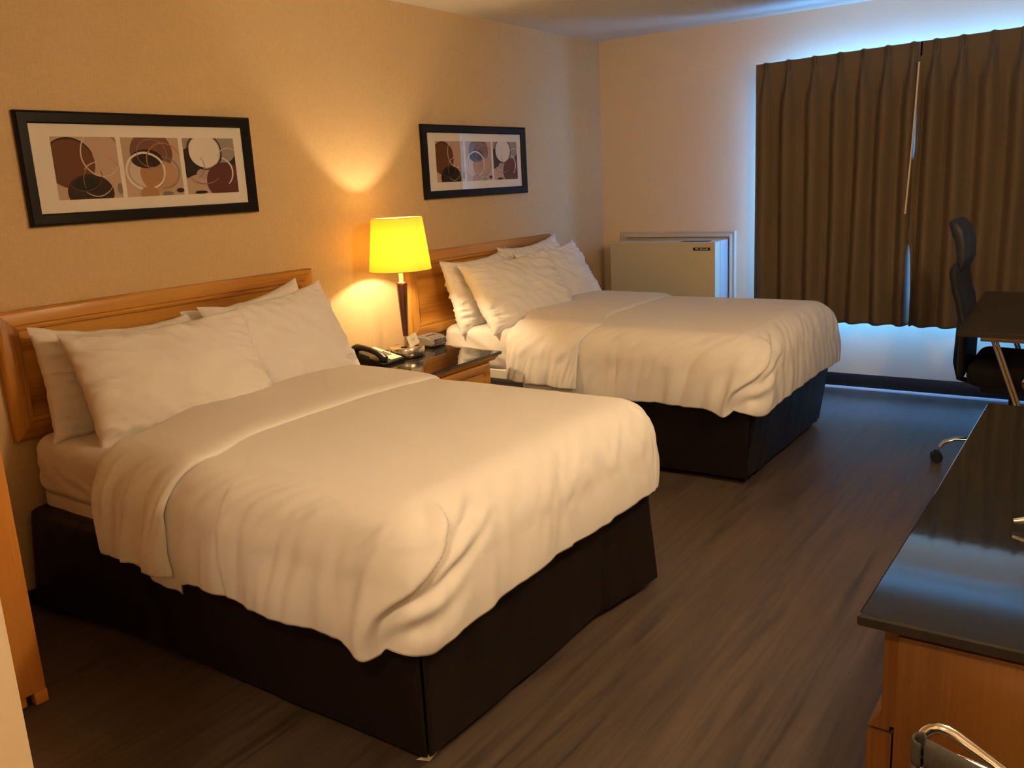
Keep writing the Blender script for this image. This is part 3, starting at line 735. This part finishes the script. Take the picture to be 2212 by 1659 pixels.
bm = new(); lathe(bm, [(.0135, .716), (.0145, .72), (.0285, .985), (.0285, .992), (.026, .996), (.0001, .996)], (LX, LY, 0), 40); obj('stem', bm, WENGE, lamp)
bm = new(); lathe(bm, [(.016, .994), (.016, .998), (.0115, .999), (.0115, 1.05), (.014, 1.06), (.014, 1.10), (.0001, 1.10)], (LX, LY, 0), 28); obj('neck', bm, NECK, lamp)
bm = new(); lathe(bm, [(.160, 1.060), (.130, 1.325)], (LX, LY, 0), 72, caps=False); sh = obj('lamp_shade', bm, SHADE, lamp, angle=80)
bm = new()
for r_, z_ in ((.160, 1.0605), (.130, 1.3245)):
    tube(bm, [(LX+r_*cos(2*pi*i/72), LY+r_*sin(2*pi*i/72), z_) for i in range(73)], .0016, 6)
for k in range(3): tube(bm, [(LX+.014*cos(k*2.094), LY+.014*sin(k*2.094), 1.10), (LX+.128*cos(k*2.094), LY+.128*sin(k*2.094), 1.318)], .0016, 6)
obj('shade_wire', bm, mat('shade_trim', (.35, .22, .03), .6), sh)
bm = new(); lathe(bm, [(.012, 1.10), (.014, 1.115), (.028, 1.15), (.030, 1.17), (.024, 1.19), (.012, 1.199), (.0001, 1.2)], (LX, LY, 0), 24); bulb = obj('bulb', bm, glass_mat('bulb_glass', 1.2), lamp)
bm = new(); tube(bm, [(LX-.03, LY-.08, NT+.02), (LX-.045, LY-.10, NT+.026), (LX-.075, LY-.11, NT+.012), (LX-.12, LY-.10, NT+.006), (LX-.2, LY-.06, NT+.006), (LX-.225, LY-.05, NT+.004)], .003, 8); obj('power_cord', bm, BLACKP, lamp)
pl = bpy.data.lights.new('lamp_bulb', 'POINT'); pl.energy = LAMP_POWER; pl.color = WARM; pl.shadow_soft_size = .022
po = bpy.data.objects.new('lamp_bulb', pl); COL.objects.link(po); po.parent = lamp; po.location = (0, 0, 1.165-NT)

# card in the lamp base
cd = thing('card', 'small white printed card leaning in the lamp base', 'card', (LX+.055, LY+.012, NT+.056))
cu_ = Vector((-.10, 1.0, .16)).normalized(); cn = Vector((.92, .08, .30)); cn = (cn-cu_*cn.dot(cu_)).normalized(); cv_ = cn.cross(cu_)
co = Vector((LX+.052, LY-.004, NT+.0885))
bm = new()
def cq(a, b, h): return co+cu_*a+cv_*b+cn*h
cw, ch = .041, .029
hexa(bm, [cq(-cw, -ch, 0), cq(cw, -ch, 0), cq(cw, ch, 0), cq(-cw, ch, 0), cq(-cw, -ch, .0007), cq(cw, -ch, .0007), cq(cw, ch, .0007), cq(-cw, ch, .0007)]); obj('card_sheet', bm, PAPER, cd)
bm = new(); rnd = random.Random(4)
for row, (b, x0, x1) in enumerate(((.004, -.018, .018), (-.001, -.010, .012), (-.005, -.004, .004))):
    x = x0
    while x < x1:
        l = rnd.uniform(.0012, .0028); bm.faces.new([bm.verts.new(cq(*p, .0010)) for p in ((x, b-.0011), (min(x+l, x1), b-.0011), (min(x+l, x1), b+.0011), (x, b+.0011))]); x += l+.0007
obj('printed_lines', bm, INK, cd, smooth=False)

# telephone
tp = thing('telephone', 'black desk telephone with cream faceplate on the nightstand beside the lamp', 'telephone', (.22, 2.88, NT))
PX0, PX1, PY0, PY1 = .10, .325, 2.79, 2.955
bm = new(); prism(bm, [(PX0, NT), (PX1, NT), (PX1+.004, NT+.012), (PX1-.004, NT+.018), (PX0+.03, NT+.056), (PX0+.005, NT+.058), (PX0-.004, NT+.03)], lambda p, q, t_: Vector((p, t_, q)), PY0, PY1)
bmesh.ops.bevel(bm, geom=list(bm.edges), offset=.003, segments=2, affect='EDGES'); tb = obj('base', bm, BLACKP, tp)
sl = Vector((PX1-.004-PX0-.03, 0, NT+.018-NT-.056)).normalized(); sn = Vector((-sl.z, 0, sl.x)); so = Vector((PX0+.03, 0, NT+.056))
def ph(a, y, h): return so+sl*a+Vector((0, y, 0))+sn*h
bm = new(); hexa(bm, [ph(-.008, PY0+.078, .0), ph(.188, PY0+.078, .0), ph(.188, PY1-.006, .0), ph(-.008, PY1-.006, .0), ph(-.008, PY0+.078, .003), ph(.188, PY0+.078, .003), ph(.188, PY1-.006, .003), ph(-.008, PY1-.006, .003)]); fp = obj('faceplate', bm, CREAMP, tp); fp['label'] = 'cream faceplate'
for r_ in range(4):
    for c_ in range(3):
        bm = new(); a, y = .078+.016*r_, PY0+.092+.017*c_; hexa(bm, [ph(a, y, .003), ph(a+.008, y, .003), ph(a+.008, y+.011, .003), ph(a, y+.011, .003), ph(a, y, .0055), ph(a+.008, y, .0055), ph(a+.008, y+.011, .0055), ph(a, y+.011, .0055)]); obj('key', bm, BLACKP if r_ < 2 else DARKP, fp)
bm = new(); yy = PY0+.034
tube(bm, [ph(a, yy, h) for a, h in ((-.026, .002), (-.022, .012), (-.008, .022), (.03, .030), (.08, .033), (.13, .029), (.162, .020), (.178, .012), (.182, .002))], [.020, .024, .022, .017, .016, .017, .021, .024, .020], 16, flat=.85); obj('handset', bm, BLACKP, tp)
bm = new(); hexa(bm, [ph(.05, PY0-.0015, -.01), ph(.11, PY0-.0015, -.01), ph(.11, PY0+.0, -.01), ph(.05, PY0, -.01), ph(.05, PY0-.0015, .012), ph(.11, PY0-.0015, .012), ph(.11, PY0, .012), ph(.05, PY0, .012)]); obj('speaker_grille', bm, DARKP, tp)

# clock radio
ck = thing('clock_radio', 'silver clock radio on the nightstand next to the far bed', 'clock radio', (.19, 3.32, NT))
CY0, CY1 = 3.262, 3.392
bm = new(); prism(bm, [(.125, NT+.012), (.250, NT+.010), (.258, NT+.016), (.246, NT+.052), (.22, NT+.060), (.15, NT+.066), (.125, NT+.058), (.118, NT+.03)], lambda p, q, t_: Vector((p, t_, q)), CY0, CY1)
bmesh.ops.bevel(bm, geom=list(bm.edges), offset=.006, segments=3, affect='EDGES'); obj('case', bm, SILVER, ck)
bm = new(); box(bm, .130, .246, CY0+.006, CY1-.006, NT, NT+.014, .004); obj('foot', bm, BLACKP, ck)
fx = lambda h, o=0: .2585-(h-.016)*(.012/.036)+o
def onface(ya, yb, ha, hb, m, name, parent, th=.002):
    bm = new(); hexa(bm, [(fx(ha), ya, NT+ha), (fx(ha, th), ya, NT+ha), (fx(ha, th), yb, NT+ha), (fx(ha), yb, NT+ha), (fx(hb), ya, NT+hb), (fx(hb, th), ya, NT+hb), (fx(hb, th), yb, NT+hb), (fx(hb), yb, NT+hb)]); return obj(name, bm, m, parent)
onface(CY0+.022, CY0+.088, .020, .046, DISPLAY, 'display', ck)
for k in range(4): onface(CY0+.094, CY0+.124, .022+.006*k, .0245+.006*k, DARKP, 'speaker_slot', ck)
for k in range(5):
    bm = new(); box(bm, .195, .203, CY0+.02+.016*k, CY0+.030+.016*k, NT+.0625, NT+.0655, .001); obj('button', bm, DARKP, ck)

# ================================================================ wardrobe at the left edge
wd = thing('wardrobe', 'orange laminate wardrobe end standing by the corridor wall at the left edge', 'wardrobe', (.37, .5, 0))
bm = new(); box(bm, .06, .72, .205, .793, .04, 1.75, .002); obj('carcass', bm, MAPLE, wd)
bm = new(); box(bm, .69, .722, .757, .795, 0, .04, .002); obj('foot', bm, MAPLE, wd)
bm = new(); box(bm, .08, .70, .22, .74, 0, .04); obj('plinth', bm, MAPLE, wd)

# ================================================================ credenza on the right
CT = .75
cr = thing('credenza', 'oak credenza with black glass top along the right wall', 'credenza', (3.33, 1.83, 0))
bm = new(); NB = 80
def bow(y):                       # the thin top is slightly bowed, its near end lifting
    t_ = y-1.045; return .0065 - .026*min(t_, .45) - (.026*(min(t_, .75)-.45) - .026*(min(t_, .75)-.45)**2/.6 if t_ > .45 else 0)
sec = lambda y: [(3.011, CT-.019), (3.008, CT-.016), (3.008, CT-.003), (3.011, CT), (XR-.007, CT), (XR-.004, CT-.003), (XR-.004, CT-.016), (XR-.007, CT-.019)]
ys = [1.045, 1.0465] + [1.048+(2.612-1.048)*i/NB for i in range(NB+1)] + [2.6135, 2.615]
rows = []
for i, y in enumerate(ys):
    sh_ = .0025 if i in (0, len(ys)-1) else (.0008 if i in (1, len(ys)-2) else 0)
    rows.append([bm.verts.new((x, y, z+bow(y)+(sh_ if z < CT-.01 else -sh_))) for x, z in sec(y)])
for A, B in zip(rows, rows[1:]):
    for j in range(8): bm.faces.new((A[j], A[(j+1) % 8], B[(j+1) % 8], B[j]))
bm.faces.new(rows[0]); bm.faces.new(rows[-1][::-1])
obj('glass_top', bm, GRANITE, cr, angle=25)
bm = new(); box(bm, 3.066, XR-.012, 1.078, 2.585, .06, CT-.033, .002); box(bm, 3.12, XR-.02, 1.09, 2.57, 0, .06); obj('cabinet', bm, OAKD, cr)
pf = [(3.066, .722), (3.046, .722), (3.044, .715), (3.044, .575), (3.040, .560), (3.031, .548), (3.024, .541), (3.024, .536), (3.058, .536), (3.058, .545), (3.066, .545)]
pf2 = [(3.062, .530), (3.024, .530), (3.023, .52), (3.023, .345), (3.020, .335), (3.010, .322), (3.008, .314), (3.008, .308), (3.052, .308), (3.052, .315), (3.062, .32)]
pf3 = [(3.062, .30), (3.014, .30), (3.012, .29), (3.012, .08), (3.014, .07), (3.062, .07)]
for a, b in ((1.085, 1.83), (1.836, 2.58)):
    for q in (pf, pf2, pf3):
        bm = new(); prism(bm, q, lambda p, z_, t_: Vector((p, t_, z_)), a, b); obj('drawer', bm, OAKD, cr)
# television, only the tip of one foot reaches into the frame
tv = thing('television', 'flat television on the credenza, only a foot tip showing', 'television', (3.38, 2.1, CT))
bm = new(); box(bm, 3.375, 3.42, 1.60, 2.68, .83, 1.45, .006); obj('cabinet', bm, TVB, tv)
bm = new(); box(bm, 3.372, 3.376, 1.612, 2.668, .845, 1.438, .001); obj('screen', bm, mat('dark_screen', (.006, .006, .007), .08), tv)
for y, d in ((1.66, -.075), (2.62, .075)):
    bm = new(); pts = [(3.178, y+d, CT+.007), (3.20, y+d*.95, CT+.012), (3.30, y+d*.5, CT+.040), (3.395, y, CT+.085), (3.48, y+d*.5, CT+.04), (3.56, y+d*.9, CT+.0075)]
    tube(bm, pts, [.006, .0075, .008, .009, .008, .0065], 10); obj('foot', bm, NICKEL, tv)
# wall lamp above the credenza (out of frame) that lights the beds
wl = thing('wall_lamp', 'round frosted wall lamp above the television on the right wall', 'wall lamp', (XR, 2.15, 2.12))
bm = new(); lathe(bm, [(.055, 0), (.055, -.012), (.05, -.018), (.012, -.02), (.012, -.10)], (XR, 2.15, 2.12), 32, axis='x'); obj('bracket', bm, NICKEL, wl)
bm = new(); lathe(bm, [(.0001, -.075)]+[(.075*sin(a), -.075*cos(a)) for a in [pi*i/20 for i in range(1, 20)]]+[(.0001, .075)], (XR-.14, 2.15, 2.12), 32)
obj('globe', bm, emit('globe_glow', WARM, SCONCE_POWER/(4*pi*.075**2*pi)), wl, angle=80)

# entry ceiling light behind the camera
cl = thing('ceiling_light', 'flush frosted dome light on the corridor ceiling behind the camera', 'ceiling light', (2.9, -.75, H))
bm = new(); lathe(bm, [(.0001, H), (.15, H), (.15, H-.02), (.14, H-.025), (.0001, H-.025)], (2.9, -.75, 0), 40); obj('mount_ring', bm, NICKEL, cl)
bm = new(); lathe(bm, [(.135, H-.0255)]+[(.135*cos(a), H-.0255-.06*sin(a)) for a in [pi/2*i/8 for i in range(1, 8)]]+[(.0001, H-.0855)], (2.9, -.75, 0), 40)
obj('diffuser', bm, emit('dome_glow', WARM, ENTRY_POWER/(pi*pi*.135**2*1.3)), cl, angle=80)

# ================================================================ luggage rack folded against the credenza
rk = thing('luggage_rack', 'folded chrome luggage rack with grey webbing leaning at the end of the credenza', 'luggage rack', (3.3, .92, 0))
def uframe(yb, yt, zt, bow, xl, xr):
    pts = [(xl+.0, yb, .008), (xl+.004, yt-.004, zt-.06)]
    for i in range(1, 8):
        a = pi/2*i/7; pts.append((xl+.004+.05*(1-cos(a)), yt, zt-.05+.05*sin(a)))
    for i in range(1, 11):
        t_ = i/11; pts.append((xl+.054+(xr-xl-.108)*t_, yt-bow*sin(pi*t_), zt+.004*sin(pi*t_)))
    for i in range(0, 8):
        a = pi/2*(1-i/7); pts.append((xr-.004-.05*(1-cos(a)), yt, zt-.05+.05*sin(a)))
    pts += [(xr-.004, yt-.004, zt-.06), (xr, yb, .008)]
    return pts
def slope(pts, k, x0, zt): return [Vector(p)-Vector((0, 0, k*max(0, p[0]-x0)*(p[2]/zt))) for p in pts]
bm = new(); tube(bm, slope(uframe(.84, .905, .648, .0, 3.134, 3.56), .20, 3.14, .648), .0095, 14); obj('tube_frame', bm, CHROME, rk)
bm = new(); tube(bm, slope(uframe(.99, .945, .664, .02, 3.120, 3.545), .46, 3.15, .664), .0085, 14); obj('tube_frame', bm, CHROME, rk)
for x in (3.127, 3.567):
    bm = new(); lathe(bm, [(.006, -.03), (.006, .03)], (x+(.007 if x < 3.3 else -.007), .915, .36), 12, axis='y'); obj('pivot_bolt', bm, STEEL, rk)
bm = new()
def strap(i, j):
    t_ = i/60
    if t_ < .12:                                   # wraps round the corner of the tube
        a = -pi/2+pi*(1-t_/.12); P = Vector((3.137-.0135*max(0, cos(a)), .905+.0135*sin(-a), .654))
        P.z -= .004*(1-t_/.12); u_ = 0
    else:
        u_ = (t_-.12)/.88; P = Vector((3.137+.40*u_, .8915-.004*sin(pi*u_), .654-.20*.40*u_-.006*sin(pi*min(1, u_*2))))
    if t_ >= .12:
        q_ = [(.0135, .0075), (.006, .0085), (.0, .003), (.0, -.009), (.001, -.021), (.002, -.033)][j]
        return P+Vector((0, q_[0], q_[1]))
    return P+Vector((0, .002*(j/5), .0065-.0395*j/5))
grid(bm, strap, 61, 6); obj('webbing_strap', bm, WEB, rk, solid=.0035, angle=80)

# ================================================================ desk and office chair
DT = .76
dk = thing('desk', 'dark laminate desk on slanted metal legs near the window', 'desk', (3.2, 4.4, 0))
bm = new(); hexa(bm, [(2.752, 3.742, DT-.022), (XR-.01, 3.742, DT-.022), (XR-.01, 5.06, DT-.022), (2.70, 5.06, DT-.022), (2.752, 3.742, DT), (XR-.01, 3.742, DT), (XR-.01, 5.06, DT), (2.70, 5.06, DT)])
bmesh.ops.bevel(bm, geom=list(bm.edges), offset=.003, segments=2, affect='EDGES'); obj('desk_top', bm, DESKT, dk)
for y in (3.80, 4.98):
    bm = new(); box(bm, 2.84, XR-.05, y-.012, y+.012, DT-.046, DT-.022, .002); obj('rail', bm, STEEL, dk)
    for x0, x1 in ((2.893, 3.155), (3.54, 3.30)):
        xa = x0-(.10 if y > 4 and x0 < 3 else 0); bm = new()
        for o_ in (-.0075, .0075): tube(bm, [(xa+o_, y, DT-.044), (x1-(.10 if y > 4 and x0 < 3 else 0)+o_, y, .012)], .0065, 10)
        obj('leg', bm, STEEL, dk)
    bm = new(); box(bm, 2.98, 3.36, y-.013, y+.013, 0, .014, .002); obj('foot_bar', bm, STEEL, dk)

CX, CY = 2.93, 4.37
oc = thing('office_chair', 'black high-back office chair tucked under the desk by the curtains', 'office chair', (CX, CY, 0))
def back_panel(zs, y0, y1, th0, curve, name, m, round_=.05):
    """zs: list of (z, x_rear, x_front); lofted closed rounded section"""
    bm = new(); n = 24
    import bisect
    Z = [q[0] for q in zs]
    def itp(z, k):
        i = max(1, min(len(zs)-1, bisect.bisect(Z, z))); a, b = zs[i-1], zs[i]; t_ = (z-a[0])/(b[0]-a[0]); t_ = t_*t_*(3-2*t_)*.5+t_*.5
        return a[k]+(b[k]-a[k])*t_
    nz_ = 36; rings = []
    for i in range(nz_+1):
        z = Z[0]+(Z[-1]-Z[0])*i/nz_; xr, xf = itp(z, 1), itp(z, 2)
        en = min(z-Z[0], Z[-1]-z); k = math.sqrt(max(.02, 1-(max(0, 1-en/round_))**2))
        hw = (y1-y0)/2*(.80+.20*k); yc = (y0+y1)/2; ht = (xf-xr)/2*k; xc = (xf+xr)/2
        rg = []
        for j in range(n):
            a = 2*pi*j/n; c, s_ = cos(a), sin(a)
            yy = hw*math.copysign(abs(c)**.45, c); xx = ht*math.copysign(abs(s_)**.7, s_)
            rg.append(bm.verts.new((xc+xx+curve*(yy/hw)**2, yc+yy, z)))
        rings.append(rg)
    for A, B in zip(rings, rings[1:]):
        for j in range(n): bm.faces.new((A[j], A[(j+1) % n], B[(j+1) % n], B[j]))
    bm.faces.new(rings[0][::-1]); bm.faces.new(rings[-1])
    return obj(name, bm, m, oc, angle=60)
back_panel([(.45, 2.69, 2.735), (.55, 2.688, 2.735), (.70, 2.690, 2.735), (.80, 2.668, 2.715), (.88, 2.645, 2.692), (.96, 2.632, 2.68), (1.0, 2.64, 2.685)], 4.16, 4.58, .045, .012, 'backrest', MESHF)
back_panel([(.95, 2.645, 2.69), (1.02, 2.655, 2.705), (1.08, 2.645, 2.705), (1.14, 2.622, 2.695), (1.195, 2.588, 2.675)], 4.21, 4.53, .06, .015, 'headrest', LEATH, .07)
bm = new(); box(bm, 2.745, 3.22, 4.14, 4.60, .425, .552, .05, 5); bmesh.ops.translate(bm, verts=[v for v in bm.verts if v.co.x > 3.1], vec=(0, 0, -.012)); obj('seat', bm, MESHF, oc, angle=60)
bm = new(); box(bm, 2.80, 3.10, 4.22, 4.52, .385, .435, .012, 3); obj('tilt_mechanism', bm, BLACKP, oc)
bm = new(); tube(bm, [(2.86, CY, .42), (2.76, CY, .40), (2.69, CY, .42), (2.672, CY, .50), (2.676, CY, .62), (2.680, CY, .72)], .022, 12, flat=.6); obj('back_bracket', bm, BLACKP, oc)
bm = new(); lathe(bm, [(.012, .12), (.028, .10), (.040, .06), (.044, .03), (.040, .006), (.03, 0), (.0001, -.001)], (3.018, 4.13, .465), 28, axis='y'); obj('tension_knob', bm, CHROME, oc)
bm = new(); lathe(bm, [(.045, .085), (.048, .10), (.048, .13), (.03, .14), (.028, .28), (.019, .285), (.019, .39)], (CX, CY, 0), 28); obj('gas_column', bm, BLACKP, oc)
a0 = math.atan2(4.285-CY, 2.622-CX)
for k in range(5):
    a = a0+k*2*pi/5; dx, dy = cos(a), sin(a)
    bm = new(); tube(bm, [(CX+dx*.03, CY+dy*.03, .118), (CX+dx*.15, CY+dy*.15, .128), (CX+dx*.24, CY+dy*.24, .124), (CX+dx*.285, CY+dy*.285, .108), (CX+dx*.307, CY+dy*.307, .080)], [.022, .018, .015, .014, .013], 12, flat=.7); lg = obj('base_leg', bm, CHROME, oc)
    px, py = -dy, dx; cx_, cy_ = CX+dx*.318, CY+dy*.318
    bm = new()
    for s_ in (-1, 1):
        q = Matrix.Rotation(math.atan2(dy, dx), 4, 'Z'); b2 = new(); lathe(b2, [(.012, -.012), (.024, -.011), (.028, -.006), (.028, .006), (.024, .011), (.012, .012)], (0, 0, 0), 24, axis='y')
        tmp = bpy.data.meshes.new('w'); bmesh.ops.transform(b2, matrix=Matrix.Translation((cx_+px*.016*s_, cy_+py*.016*s_, .0285)) @ q, verts=b2.verts); b2.to_mesh(tmp); b2.free(); bm.from_mesh(tmp); bpy.data.meshes.remove(tmp)
    box(bm, cx_-.012, cx_+.012, cy_-.012, cy_+.012, .03, .066, .004)
    obj('caster', bm, BLACKP, lg)
